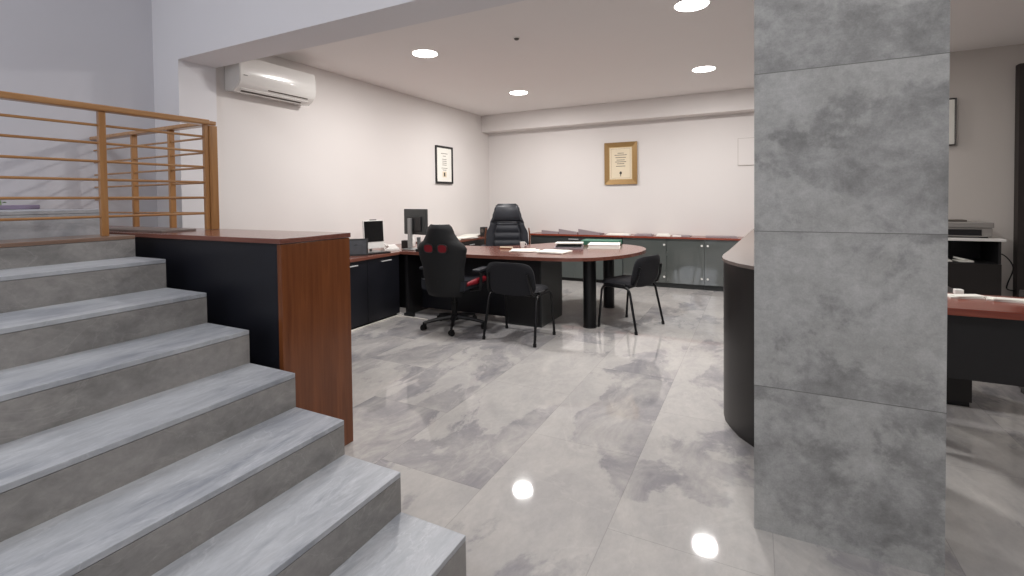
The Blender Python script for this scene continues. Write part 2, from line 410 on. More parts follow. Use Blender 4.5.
# ------------------------------------------------------------------ air conditioner
ac = thing('air_conditioner', 'white wall-mounted air conditioner under the header beam', 'air conditioner', (XL, 3.22, 2.40))
prof = [(0, 0.0), (.12, -.018), (.19, .022), (.226, .07), (.232, .16), (.230, .25), (.215, .302), (0, .302)]
n = len(prof); m = MB(); w = .425
m._add([(x, -w, z) for x, z in prof]+[(x, w, z) for x, z in prof], [tuple(range(n)), tuple(range(2*n-1, n-1, -1))]+[(i, (i+1) % n, n+(i+1) % n, n+i) for i in range(n)])
bmesh.ops.bevel(m.bm, geom=[e for e in m.bm.edges if abs(e.verts[0].co.y-e.verts[1].co.y) < 1e-5], offset=.008, segments=2, affect='EDGES')
o = m.build('housing', 'white_pl', ac, smooth=True); o.location = (.001, 0, 0)
def slot(za, zb, y0, y1, xa, xb, name, mat, off=.002):
    mm = MB(); nx, nz_ = (zb-za), -(xb-xa); L_ = math.hypot(nx, nz_); nx /= L_; nz_ /= L_
    mm._add([(xa+nx*off, y0, za+nz_*off), (xb+nx*off, y0, zb+nz_*off), (xb+nx*off, y1, zb+nz_*off), (xa+nx*off, y1, za+nz_*off),
             (xa-nx*.004, y0, za-nz_*.004), (xb-nx*.004, y0, zb-nz_*.004), (xb-nx*.004, y1, zb-nz_*.004), (xa-nx*.004, y1, za-nz_*.004)],
            [(0, 1, 2, 3), (7, 6, 5, 4), (0, 4, 5, 1), (1, 5, 6, 2), (2, 6, 7, 3), (3, 7, 4, 0)])
    return mm.build(name, mat, ac)
slot(-.010, .000, -.36, .30, .134, .152, 'air_slot', 'slot')
slot(.030, .040, -.12, .34, .196, .2035, 'air_slot', 'slot')
slot(.003, .016, -.38, .36, .158, .180, 'flap', 'white_pl', .005)
bx(.2335, .2345, -.39, -.35, .12, .128).build('badge', 'grey_pl', ac)

# ------------------------------------------------------------------ ceiling lights
lg = thing('ceiling_light', 'x', 'ceiling light', (0, 0, CZ), 0)
MB().lathe([(.125, 0), (.14, -.004), (.148, -.001), (.148, 0)], 40).build('bezel', 'white', lg, smooth=True)
MB().lathe([(.124, -.0005), (.124, -.006), (.001, -.007)], 40).build('diffuser', 'lamp', lg)
spots = [(-3.03, 4.02, 'round recessed ceiling light nearest the air conditioner'),
         (-3.0, 6.14, 'round recessed ceiling light nearest the far left corner'),
         (-.55, 6.10, 'round recessed ceiling light just left of the pillar near the back wall beam'),
         (-.45, 4.02, 'round recessed ceiling light cut by the top of the photo beside the pillar')]
for i, (x, y, lab) in enumerate(spots):
    o = lg if i == 0 else copy_tree(lg)
    o.location = (x, y, CZ); o['label'] = lab; o['group'] = 'recessed ceiling lights'
o = copy_tree(lg); o.location = (1.30, 4.72, CZ); o['label'] = 'round recessed ceiling light just right of the pillar'; o['group'] = 'recessed ceiling lights'
def area(name, loc, size, power, col=(1, .975, .955), rot=(0, 0, 0), shape='DISK', sy=None, spread=None):
    l = bpy.data.lights.new(name, 'AREA'); l.shape = shape; l.size = size
    if sy: l.size_y = sy
    l.energy = power; l.color = col
    if spread: l.spread = spread
    o = bpy.data.objects.new(name, l); COL.objects.link(o); o.location = loc; o.rotation_euler = rot; return o
for (x, y, _) in spots: area('lamp', (x, y, CZ-.012), .25, 38)
area('lamp', (1.30, 4.72, CZ-.012), .25, 7)
# sensor
sm_ = thing('ceiling_sensor', 'small dark sensor dot on the ceiling between the lights', 'sensor', (-1.99, 4.04, CZ))
MB().lathe([(.035, 0), (.035, -.006), (.028, -.010), (.001, -.010)], 20).build('rim', 'white', sm_, smooth=True)
MB().lathe([(.026, -.009), (.018, -.022), (.001, -.025)], 20).build('lens', 'slot', sm_, smooth=True)

# ------------------------------------------------------------------ pictures on the walls
def picture(name, label, W, H, fw_, fmat, mats, loc, rz, depth=.025, doc=None):
    """hangs in the XZ plane, facing -Y"""
    t = thing(name, label, 'picture', loc, rz)
    for (a, b, c, d) in ((-W/2, W/2, H-fw_, H), (-W/2, W/2, 0, fw_), (-W/2, -W/2+fw_, fw_, H-fw_), (W/2-fw_, W/2, fw_, H-fw_)):
        pass
    m = MB()
    m._add([(-W/2, -depth, 0), (W/2, -depth, 0), (W/2, -depth, H), (-W/2, -depth, H),
            (-W/2+fw_, -depth*.6, fw_), (W/2-fw_, -depth*.6, fw_), (W/2-fw_, -depth*.6, H-fw_), (-W/2+fw_, -depth*.6, H-fw_),
            (-W/2, 0, 0), (W/2, 0, 0), (W/2, 0, H), (-W/2, 0, H)],
           [(0, 1, 5, 4), (1, 2, 6, 5), (2, 3, 7, 6), (3, 0, 4, 7), (0, 8, 9, 1), (1, 9, 10, 2), (2, 10, 11, 3), (3, 11, 8, 0), (8, 11, 10, 9)])
    m.build('frame', fmat, t)
    bx(-W/2+fw_*.9, W/2-fw_*.9, -depth*.55, -depth*.3, fw_*.9, H-fw_*.9).build('mat_board', mats, t)
    return t
gp = picture('framed_certificate', 'certificate in a wide antique gold frame on the back wall', .53, .68, .085, 'gold', 'cream', (-1.955, YB-.001, 1.57), 0, .035)
m = MB()
for z, w_, x in ((.50, .10, 0), (.47, .20, 0), (.43, .17, 0), (.39, .13, 0), (.36, .18, 0), (.33, .12, 0), (.29, .15, 0)):
    m.box(x-w_/2, x+w_/2, -.0205, -.0200, z, z+.010)
m.build('writing', 'ink', gp)
m = MB(); m.prism([(math.cos(2*PI*k/10)*(.024 if k % 2 else .017), math.sin(2*PI*k/10)*(.03 if k % 2 else .022)) for k in range(10)], 0, .0006, Matrix.Translation((0, -.0200, .185)) @ Matrix.Rotation(R(90), 4, 'X'))
m.box(-.005, .005, -.0206, -.02, .13, .17); m.build('seal', 'inkd', gp)
m = MB()
for (a, b, c, d) in ((-.155, .155, .575, .578), (-.155, .155, .102, .105), (-.155, -.152, .105, .575), (.152, .155, .105, .575)): m.box(a, b, -.0205, -.02, c, d)
m.build('border_line', 'gold', gp)
m = MB()
for (a, b, c, d) in ((-.19, .19, .595, .605), (-.19, .19, .075, .085), (-.19, -.18, .085, .595), (.18, .19, .085, .595)): m.box(a, b, -.024, -.018, c, d)
m.build('inner_slip', 'gold2', gp)
bp_ = picture('framed_certificate', 'certificate in a thin black frame on the left wall', .45, .59, .032, 'black_plastic', 'paper', (XL+.001, 6.30, 1.61), R(90), .03)
m = MB()
for z, w_ in ((.47, .18), (.43, .08), (.38, .12), (.35, .12), (.32, .12), (.29, .12), (.24, .16), (.21, .10)): m.box(-w_/2, w_/2, -.0175, -.017, z, z+.008)
m.build('writing', 'ink', bp_)
bx(-.055, .055, -.0173, -.0168, .10, .19).build('stamp', 'cream', bp_)
bx(-.018, .018, -.0178, -.0173, .115, .175).build('seal', 'inkd', bp_)
rp = picture('framed_picture', 'pale picture in a narrow brown frame right of the pillar', .44, .50, .014, 'door_frame', 'paper', (1.665, 6.689, 1.87), 0, .03)
bx(-.14, .14, -.0185, -.0175, .08, .42).build('print', 'cream', rp)
# electrical panel cover
ep = thing('wall_panel', 'flush white square panel cover on the back wall beside the pillar', 'panel', (-.03, YB, 1.80))
bx(-.21, .21, -.012, -.0005, 0, .40, .003).build('frame', 'grey_card2', ep); bx(-.203, .203, -.016, -.0125, .007, .393, .002).build('lid', 'wall', ep)

# ------------------------------------------------------------------ left run of cabinets
CX = -3.755
def handle(m_len, parent, x, y, z, axis='Y', out=(1, 0)):
    """bar handle with two feet"""
    m = MB(); h = m_len/2; ox_, oy_ = out[0]*.025, out[1]*.025
    if axis == 'Y':
        m.box(x+ox_-.004, x+ox_+.004, y-h, y+h, z-.006, z+.006, bev=.002)
        for s in (-1, 1): m.box(min(x, x+ox_), max(x, x+ox_), y+s*(h-.015)-.004, y+s*(h-.015)+.004, z-.004, z+.004)
    else:
        m.box(x-h, x+h, y+oy_-.004, y+oy_+.004, z-.006, z+.006, bev=.002)
        for s in (-1, 1): m.box(x+s*(h-.015)-.004, x+s*(h-.015)+.004, min(y, y+oy_), max(y, y+oy_), z-.004, z+.004)
    return m.build('handle', 'bright', parent)
run = [(2.86, 3.38), (3.38, 3.90), (3.90, 4.42)]
labs = ['blue-black floor cabinet nearest the tall counter, mostly hidden', 'blue-black floor cabinet under the photo frames by the left wall',
        'blue-black floor cabinet where the left run meets the desk']
for (a, b), lab in zip(run, labs):
    c = thing('floor_cabinet', lab, 'cabinet', (CX, (a+b)/2, 0), group='left wall floor cabinets')
    h = (b-a)/2-.002
    m = MB(); m.box(-.62, -.022, -h, h, .06, .715); m.box(-.60, -.05, -h, h, 0, .06); m.build('carcass', 'black_lam', c)
    d = bx(-.020, 0, -h+.001, h-.001, .03, .71, .0015).build('door', 'navy', c)
    handle(.16, d, 0, .02, .675)
# L-shaped worktop on the left run
wt = MB(); wt.box(-4.42+.001, CX+.015, 2.86, 5.25, .717, .752, bev=.003)
tag(wt.build('worktop', 'cherry_y'), 'cherry wood worktop running along the left wall cabinets', 'worktop')
# white strip along the cabinet base
m = MB(); m.box(CX+.002, CX+.028, 2.9, 4.42, 0, .012); m.build('baseboard_left', 'strip', kind='structure')
tag(MB().tube([(CX+.045, 4.30, .008), (-3.66, 4.36, .008), (-3.50, 4.355, .008), (-3.30, 4.345, .008)], .008, 8).build('cable_cover', 'strip'), 'pale cable cover strip on the floor under the desk', 'cable')

# ------------------------------------------------------------------ big desk
dk = thing('desk', 'large cherry wood desk with a rounded end on two round black legs', 'desk', (-2.6, 4.9, 0))
def dl(x, y): return (x+2.6, y-4.9)
def smooth_loop(P0, n=5):
    o_ = []
    for i in range(len(P0)-1):
        for t_ in range(n):
            p0, p1, p2, p3 = (Vector(P0[max(0, min(len(P0)-1, j))]) for j in (i-1, i, i+1, i+2)); t = t_/n
            o_.append(tuple(.5*((2*p1)+(-p0+p2)*t+(2*p0-5*p1+4*p2-p3)*t*t+(-p0+3*p1-3*p2+p3)*t**3)))
    return o_+[tuple(P0[-1])]
out = smooth_loop([(-3.738, 4.41), (-2.6, 4.43), (-2.0, 4.47), (-1.7, 4.52), (-1.48, 4.64), (-1.31, 4.84), (-1.19, 5.10), (-1.13, 5.42), (-1.15, 5.70), (-1.27, 5.95),
                   (-1.50, 6.13), (-1.80, 6.23), (-2.12, 6.22), (-2.42, 6.05), (-2.62, 5.75), (-2.80, 5.46), (-3.05, 5.30), (-3.4, 5.26), (-3.738, 5.25)])
MB().prism([dl(*p) for p in out], .722, .757, bev=.006).build('desktop', 'cherry', dk)
for (x, y) in ((-1.56, 4.84), (-1.63, 5.82)):
    a, b = dl(x, y)
    m = MB(); m.cyl(a, b, .012, .721, .068, 32); m.build('leg', 'black_metal', dk, smooth=True)
    # foot ring
for (x, y) in ((-1.56, 4.84), (-1.63, 5.82)):
    a, b = dl(x, y); MB().lathe([(.072, 0), (.072, .012), (.001, .012)], 32, Matrix.Translation((a, b, 0))).build('foot_ring', 'black_plastic', dk, smooth=True)
ped = thing('pedestal', 'dark grey drawer pedestal under the desk beside the visitor chair', 'pedestal', (-2.21, 4.9, 0))
bx(-.2, .2, -.30, .30, .0, .72, .002).build('carcass', 'dark_grey', ped)
for z0 in (.05, .27, .49):
    d = bx(-.195, .195, .302, .318, z0, z0+.21, .002).build('drawer', 'dark_grey', ped); handle(.14, d, 0, .318, z0+.16, 'X', (0, 1))
bx(-.19, .19, -.312, -.301, .02, .71, .001).build('back_panel', 'black_lam', ped)
md = bx(-3.655+2.6, -2.42+2.6, 4.72-4.9, 4.74-4.9, .04, .72, .001).build('modesty_panel', 'navy', dk)
bx(-3.70+2.6, -3.66+2.6, 4.46-4.9, 5.2-4.9, 0, .72, .001).build('side_panel', 'black_lam', dk)
bx(-4.38+2.6, -3.705+2.6, 4.60-4.9, 4.62-4.9, .04, .715, .001).build('dark_gap_panel', 'black_lam', dk)  # black sheet added so the gap under the worktop reads as dark shade

# ------------------------------------------------------------------ side credenza along left wall
cr = thing('credenza', 'low dark credenza along the left wall behind the desk', 'credenza', (-4.16, 6.3, 0))
bx(-.24, .22, -.72, .72, .05, .715).build('carcass', 'black_lam', cr)
bx(-.22, .18, -.70, .70, 0, .05).build('plinth', 'black_plastic', cr)
bx(-.255, .24, -.73, .73, .716, .75, .003).build('top', 'cherry_y', cr)
for k in range(3):
    y = -.71+.475*k; d = bx(.221, .238, y, y+.465, .06, .705, .0015).build('door', 'black_brown', cr); handle(.12, d, .238, y+.23, .66)
for (dx, dy, rz, lab) in ((0, -.48, .1, 'white paper sheets spread on the near end of the credenza'), (.05, .0, -.2, 'white paper stack lying mid credenza behind the red chair'), (-.08, .46, .05, 'loose white papers on the far part of the credenza')):
    o = MB(); o.box(-.15, .15, -.21, .21, 0, .012); 
    o.box(-.14, .16, -.2, .2, .0125, .02, Matrix.Rotation(.15, 4, 'Z'))
    tag(o.build('papers', 'paper'), lab, 'papers', 'papers on the credenza', (-4.14+dx, 6.3+dy, .7505), rz)
pc = thing('pencil_cup', 'orange pencil cup with pens against the left wall', 'pen cup', (-4.33, 6.06, .7505))
MB().lathe([(.035, 0), (.04, .10), (.036, .10), (.032, .01), (.001, .01)], 20).build('cup', 'orange', pc, smooth=True)
for k in range(5):
    a = k*1.3; MB().tube([(.015*math.cos(a), .015*math.sin(a), .012), (.045*math.cos(a), .045*math.sin(a), .19+.01*k)], .004, 6).build('pen', ['orange', 'inkd', 'ink', 'red', 'navy'][k], pc)
for k, (x, y, h, lab) in enumerate(((-3.99, 6.80, .15, 'small black speaker box on the far end of the credenza'), (-3.99, 6.95, .09, 'squat black desk box beside the small speaker'))):
    t = thing('desk_box', lab, 'box', (x, y, .7505)); bx(-.045, .045, -.05, .05, 0, h, .008).build('body', 'black_plastic', t)
    MB().lathe([(.026, 0), (.03, .004), (.001, .006)], 20, Matrix.Translation((0, -.05, h*.6)) @ Matrix.Rotation(R(90), 4, 'X')).build('dial', 'slot', t)

# ------------------------------------------------------------------ cabinets on the back wall
FY = 7.40
bt = bx(-3.44, .70, FY-.02, YB-.001, .737, .765, .003).build('worktop', 'cherry_red'); tag(bt, 'dark red wood top over the cabinets on the back wall', 'worktop')
bl = thing('filing_cabinet', 'wide charcoal cabinet with one bar handle left end of back wall', 'cabinet', (-2.635, FY+.17, 0))
bx(-.79, .785, -.148, .17, .05, .735).build('carcass', 'dark_grey', bl)
bx(-.77, .765, -.13, .16, 0, .05).build('plinth', 'black_plastic', bl)
d = bx(-.785, .780, -.168, -.15, .40, .733, .002).build('drawer', 'dark_grey', bl); handle(.17, d, -.01, -.168, .69, 'X', (0, -1))
for s in (0, 1): bx(-.785+s*.784, -.003+s*.783, -.168, -.15, .055, .396, .002).build('door', 'grey_lam', bl)
def glass_cab(x0, x1, lab, hs):
    c = thing('glass_cabinet', lab, 'cabinet', ((x0+x1)/2, FY+.17, 0), group='glass cabinets on the back wall')
    w = (x1-x0)/2-.001
    m = MB(); m.box(-w, w, .15, .17, .07, .735); m.box(-w, -w+.018, -.148, .15, .07, .735); m.box(w-.018, w, -.148, .15, .07, .735)
    m.box(-w+.018, w-.018, -.148, .15, .07, .088); m.box(-w+.018, w-.018, -.148, .15, .717, .735); m.build('carcass', 'grey_lam', c)
    bx(-w, w, -.13, .17, 0, .068).build('plinth', 'dark_grey', c)
    bx(-w+.02, w-.02, -.12, .148, .48, .498).build('shelf', 'white', c)
    for a, b_, hx in hs:
        a -= (x0+x1)/2; b_ -= (x0+x1)/2; hx -= (x0+x1)/2
        d = bx(a+.002, b_-.002, -.168, -.16, .075, .733, .001).build('door', 'glass', c)
        for z in (.645, .165):
            if hx < -1.0: continue
            MB().lathe([(.001, .012), (.014, .012), (.016, .006), (.012, 0)], 16, Matrix.Translation((hx, -.168, z)) @ Matrix.Rotation(R(90), 4, 'X')).build('knob', 'white', d, smooth=True)
glass_cab(-1.845, -.665, 'left glass-door grey cabinet on the back wall behind the visitor chair', [(-1.845, -1.19, -1.225), (-1.19, -.665, -.70)])
glass_cab(-.665, .52, 'right glass-door grey cabinet on the back wall behind the reception counter', [(-.665, -.07, -.62), (-.07, .52, -.02)])
# books behind glass
for k in range(6):
    tag(bx(0, .22, 0, .16, 0, .012+.006*(k % 3), .001).build('folder', 'grey_card' if k % 2 else 'paper'), 'folder lying on the shelf behind the cabinet glass', 'folder', 'folders behind the cabinet glass', (-1.72+.245*k if k < 4 else -.55+.25*(k-4), FY+.10, .4985))

# binders lying on the left end
def wedge(lab, x, y, W, h, rz, mat='grey_card'):
    t = thing('binder', lab, 'binder', (x, y, .7655), rz, 'grey binders on the back cabinets')
    m = MB(); D = .26
    m._add([(-W/2, -D/2, 0), (W/2, -D/2, 0), (W/2, D/2, 0), (-W/2, D/2, 0), (-W/2, -D/2, .012), (W/2, -D/2, h*.6), (W/2, D/2, h), (-W/2, D/2, .03)],
           [(0, 3, 2, 1), (4, 5, 6, 7), (0, 1, 5, 4), (1, 2, 6, 5), (2, 3, 7, 6), (3, 0, 4, 7)]); m.build('cover', mat, t)
    bx(-W/2+.01, W/2-.006, -D/2-.002, -D/2+.004, .002, .010).build('pages', 'paper', t)
wedge('left grey mauve binder lying on the charcoal filing cabinet', -3.08, 7.56, .30, .06, R(180))
wedge('middle grey mauve binder lying on the charcoal filing cabinet', -2.76, 7.56, .32, .085, R(180))
wedge('right grey mauve binder lying on the charcoal filing cabinet', -2.40, 7.56, .36, .09, R(180))
fl = [(-1.95, .34, .018, 'paper', 'white document folder lying flat where charcoal and glass cabinets meet'), (-1.55, .26, .022, 'grey_card', 'grey booklet on the red wood top behind the right visitor chair'),
      (-1.26, .20, .028, 'paper', 'small pile of white leaflets on the red wood top'), (-.98, .22, .014, 'grey_card', 'thin grey booklet with white edge on the red wood top'), (-.45, .42, .016, 'grey_card', 'long flat mauve folder on the red wood top near the reception counter')]
for x, w_, h_, mt, lab in fl:
    m = MB(); m.box(-w_/2, w_/2, -.12, .12, 0, h_*.55, bev=.001); m.box(-w_/2+.01, w_/2-.02, -.11, .10, h_*.56, h_, Matrix.Rotation(.05, 4, 'Z'))
    tag(m.build('booklet', mt), lab, 'booklet', None, (x, 7.56, .7655), random.uniform(-.1, .1))
for k, (x, rz) in enumerate(((-1.05, .2), (-1.80, -.25))):
    tag(bx(-.06, .06, -.03, .03, 0, .02, .003).build('eraser_box', 'white'), ['small white box lying left part of the red wood top', 'small white box at the end of the long white folder'][1-k] , 'box', None, (x, 7.44, .7655), rz)

# ------------------------------------------------------------------ reception counter (curved)
rc = thing('reception_counter', 'curved black reception counter with grey-brown top behind the pillar', 'counter', (.2, 4.0, 0))
front = [(-.015, 6.35), (-.075, 5.3), (-.125, 4.4), (-.17, 3.6), (-.190, 3.35), (-.188, 3.22), (-.172, 3.12), (-.143, 3.045), (-.090, 2.94), (-.018, 2.855), (.07, 2.78), (.18, 2.71), (.32, 2.66), (.48, 2.64), (.62, 2.64)]
inner = [(.62, 3.05), (.50, 3.06), (.38, 3.12), (.30, 3.24), (.26, 3.42), (.26, 6.35)]
def off(pts, d):
    out_ = []
    for i, p in enumerate(pts):
        a = Vector(pts[max(0, i-1)]); b = Vector(pts[min(len(pts)-1, i+1)]); t = (b-a).normalized(); n_ = Vector((-t.y, t.x)); out_.append((p[0]+n_.x*d, p[1]+n_.y*d))
    return out_
fi = [(-.010, 6.3), (-.07, 5.3), (-.12, 4.4), (-.166, 3.6), (-.182, 3.35), (-.181, 3.24), (-.165, 3.14), (-.138, 3.07), (-.085, 2.96), (-.015, 2.875), (.07, 2.80), (.18, 2.73), (.32, 2.68), (.48, 2.66), (.62, 2.66)]; 
def rcl(L_): return [(x-.2, y-4.0) for x, y in L_]
MB().prism(rcl(front+inner), .966, .985, bev=.002).build('top', 'recep_top', rc)
body = fi[:]; body[0] = (body[0][0], 6.32); body[-1] = (.60, body[-1][1])
inn = [(.60, 2.70), (.48, 2.70), (.33, 2.72), (.20, 2.77), (.10, 2.835), (.02, 2.91), (-.045, 2.99), (-.095, 3.09), (-.125, 3.18), (-.14, 3.26), (-.142, 3.36), (-.126, 3.6), (-.08, 4.4), (-.03, 5.3), (.03, 6.32)]
MB().prism(rcl(body+inn), 0, .965).build('curved_front', 'black_brown', rc, smooth=True)
bx(.585-.2, .60-.2, 2.71-4, 3.03-4, 0, .964).build('end_panel', 'black_brown', rc)
bx(.031-.2, .25-.2, 6.30-4, 6.32-4, 0, .964).build('end_panel', 'black_brown', rc)

# ------------------------------------------------------------------ right desk
rd = thing('reception_desk', 'low red-brown desk with black front panel right of the pillar', 'desk', (1.9, 3.65, 0))
bx(.68-1.9, 3.2-1.9, 3.26-3.65, 3.76-3.65, .724, .762, .003).build('desktop', 'cherry_red', rd)
bx(.70-1.9, 3.18-1.9, 3.33-3.65, 3.35-3.65, .372, .722, .001).build('front_panel', 'black_lam', rd)
for x in (.72, 2.05, 3.1): bx(x-1.9, x+.05-1.9, 3.42-3.65, 3.74-3.65, 0, .722, .001).build('leg', 'dark_grey', rd)
for x0, x1 in ((.80, 1.22), (1.60, 2.02)):
    t = thing('pedestal', 'black drawer pedestal under the reception desk, ' + ('nearer the pillar' if x0 < 1 else 'at the right edge'), 'pedestal', ((x0+x1)/2, 4.02, 0))
    w = (x1-x0)/2; bx(-w, w, -.02, .45, .03, .70, .002).build('carcass', 'black_brown', t); bx(-w+.01, w-.01, -.01, .44, 0, .03).build('plinth', 'black_plastic', t)
    bx(-w+.004, w-.004, .452, .468, .05, .69, .001).build('drawer', 'black_brown', t)
# loose papers on it
for k, (x, y, w_, d_, rz, lab) in enumerate(((1.06, 3.63, .16, .10, .2, 'loose white paper on the reception desk below the printer cabinet'), (1.24, 3.60, .17, .10, -.25, 'folded white sheet on the reception desk beside the loose paper'),
                                          (1.50, 3.62, .28, .20, .0, 'flat white document at the right edge of the reception desk'))):
    m = MB(); m.box(-w_/2, w_/2, -d_/2, d_/2, 0, .008); m.box(-w_/2+.02, w_/2+.01, -d_/2, d_/2-.03, .009, .014, Matrix.Rotation(.2, 4, 'Z'))
    tag(m.build('paper_sheet', 'paper'), lab, 'paper', None, (x, y, .7625), rz)
tag(MB().box(-.02, .02, -.02, .02, 0, .03, bev=.004).build('tape_roll', 'white'), 'small white clip on the loose papers of the reception desk', 'clip', None, (1.07, 3.725, .7625))

# printer cabinet
pcb = thing('shelf_cabinet', 'black open-shelf cabinet with a white top right of the pillar', 'cabinet', (1.78, 6.42, 0))
m = MB(); m.box(-.38, -.36, -.22, .22, 0, .895); m.box(.29, .31, -.22, .22, 0, .895); m.box(-.36, .29, .20, .22, 0, .895); m.box(-.36, .29, -.22, .20, .66, .68); m.box(-.36, .29, -.22, .2, .05, .07)
m.build('carcass', 'black_lam', pcb)
d = bx(-.378, .308, -.24, -.222, .02, .675, .002).build('door', 'black_brown', pcb); handle(.12, d, -.2, -.24, .62, 'X', (0, -1))
bx(-.41, .335, -.25, .235, .896, .92, .002).build('top', 'white', pcb)
pr = thing('printer', 'grey flat printer on the white cabinet top right of the pillar', 'printer', (1.74, 6.42, .9205))
bx(-.30, .30, -.18, .18, .012, .10, .008).build('body', 'grey_pl', pr); bx(-.31, .31, -.19, .19, .101, .155, .01).build('scanner_lid', 'grey_pl', pr)
bx(-.27, .22, -.183, -.181, .025, .085).build('paper_slot', 'black_plastic', pr)
for sx in (-.26, .26):
    bx(sx-.02, sx+.02, -.14, .14, 0, .012).build('foot', 'rubber', pr)
tag(bx(-.10, .10, -.07, .07, 0, .018, .004).build('tablet', 'slot'), 'thin dark booklet lying on the printer lid', 'booklet', None, (1.78, 6.40, 1.0765))
for k, (x, w_, rz, lab) in enumerate(((-.22, .10, .2, 'crumpled white papers at the left of the open shelf'), (-.06, .12, -.3, 'small pile of white slips mid open shelf'), (.10, .10, .1, 'white slips at the right of the open shelf'))):
    m = MB(); m.box(-w_/2, w_/2, -.08, .08, 0, .012, bev=.003); m.box(-w_/2+.01, w_/2, -.07, .07, .013, .03, Matrix.Rotation(.25, 4, 'Y') @ Matrix.Rotation(.3, 4, 'Z'), bev=.002)
    tag(m.build('paper_slips', 'paper'), lab, 'papers', None, (1.74+x, 6.31, .6805), rz)
cb = MB(); P0 = [(2.095, 6.45, .72), (2.18, 6.44, .75), (2.28, 6.50, .62), (2.27, 6.58, .45), (2.28, 6.62, .38), (2.36, 6.65, .36)]
sp = []
for i in range(len(P0)-1):
    for t_ in range(6):
        p0, p1, p2, p3 = (Vector(P0[max(0, min(len(P0)-1, j))]) for j in (i-1, i, i+1, i+2)); t = t_/6
        sp.append(.5*((2*p1)+(-p0+p2)*t+(2*p0-5*p1+4*p2-p3)*t*t+(-p0+3*p1-3*p2+p3)*t**3))
cb.tube(sp, .006, 6); tag(cb.build('power_cable', 'black_plastic', smooth=True), 'thin black cable curving out of the shelf cabinet side', 'cable')
# dark glass door on the right
dr = bx(2.345, 2.40, 6.60, 6.689, 0, 2.65).build('door_1', 'door_frame', kind='structure')
bx(2.40, 3.25, 6.63, 6.67, .0, 2.57).build('door_leaf', 'door_glass', dr)
m = MB(); m.box(2.40, 3.3, 6.60, 6.689, 2.571, 2.65); m.box(3.251, 3.33, 6.60, 6.689, 0, 2.57); m.build('door_frame', 'door_frame', dr)
MB().tube([(2.47, 6.60, .95), (2.47, 6.60, 1.15)], .012).build('door_handle', 'chrome', dr)

# ------------------------------------------------------------------ gaming chair (faces +Y, back towards -Y)
def pad(profile_w, z0, z1, ybase, thick, wing, nu=16, nv=22, recline=0.0, bulge=.02):
    m = MB()
    def fn(u, v):
        z = z0+(z1-z0)*v; s = (u*2-1); w_ = profile_w(v); x = s*w_
        edge = (1-abs(s)**4)*(1-abs(v*2-1)**10); th = thick*(.35+.65*max(0, edge)**.5)
        yc = ybase+wing*abs(s)**2.2 - (z-z0)*recline
        return (x, yc+th*.5+bulge*math.cos(s*PI/2)*0, z), (x, yc-th*.5, z)
    m.grid(nu, nv, fn); return m
def interp(tab):
    def f(v):
        for i in range(len(tab)-1):
            if tab[i][0] <= v <= tab[i+1][0]:
                t = (v-tab[i][0])/(tab[i+1][0]-tab[i][0]); t = t*t*(3-2*t); return tab[i][1]*(1-t)+tab[i+1][1]*t
        return tab[-1][1]
    return f
def star_base(parent, r=.32, n=5, a0=0.0, mat='black_plastic'):
    for k in range(n):
        a = a0+2*PI*k/n; c, s = math.cos(a), math.sin(a)
        m = MB(); m.tube([(.02*c, .02*s, .115), (.16*c, .16*s, .105), (r*c, r*s, .075)], [.028, .022, .014], 8)
        m.build('base_arm', mat, parent, smooth=True)
        T = Matrix.Translation((r*c, r*s, 0)) @ Matrix.Rotation(a+.6, 4, 'Z')
        w = MB()
        for q in (-1, 1): w.tube([(q*.006, 0, .027), (q*.024, 0, .027)], .027, 16, T)
        w.tube([(0, 0, .027), (0, 0, .085)], .009, 8, T); w.box(-.026, .026, -.010, .020, .045, .060, T, bev=.004)
        w.build('caster', 'rubber', parent, smooth=True)
    m = MB(); m.lathe([(.05, .085), (.05, .135), (.03, .15), (.03, .27), (.022, .271), (.022, .40)], 20); m.build('gas_column', 'black_metal', parent, smooth=True)
gc = thing('gaming_chair', 'black and red racing style office chair seen from behind', 'office chair', (-2.86, 4.24, 0), R(5))
star_base(gc, .33, 5, R(-61-6))
m = MB(); m.box(-.14, .14, -.16, .14, .385, .425, bev=.01); m.build('mechanism', 'black_metal', gc)
m = MB(); m.grid(14, 14, lambda u, v: ((.255*(u*2-1), -.24+.5*v, .50+.035*abs(u*2-1)**3-.02*(1-abs(2*v-1))**.5+.01), (.25*(u*2-1), -.24+.5*v, .425+.02*abs(u*2-1)**4)))
m.build('seat', 'black_leather', gc, smooth=True)
for s in (-1, 1):
    m = MB(); m.tube([(s*.245, -.2, .50), (s*.262, 0, .505), (s*.255, .22, .50), (s*.20, .265, .47)], [.022, .03, .03, .02], 10); m.build('seat_bolster', 'red', gc, smooth=True)
W = interp([(0, .19), (.10, .215), (.35, .232), (.60, .268), (.655, .282), (.71, .262), (.79, .190), (.88, .152), (.95, .136), (1, .10)])
b_ = pad(W, .375, 1.11, -.265, .085, .075, 20, 30, recline=.12); bo = b_.build('backrest', 'black_mesh', gc, smooth=True)
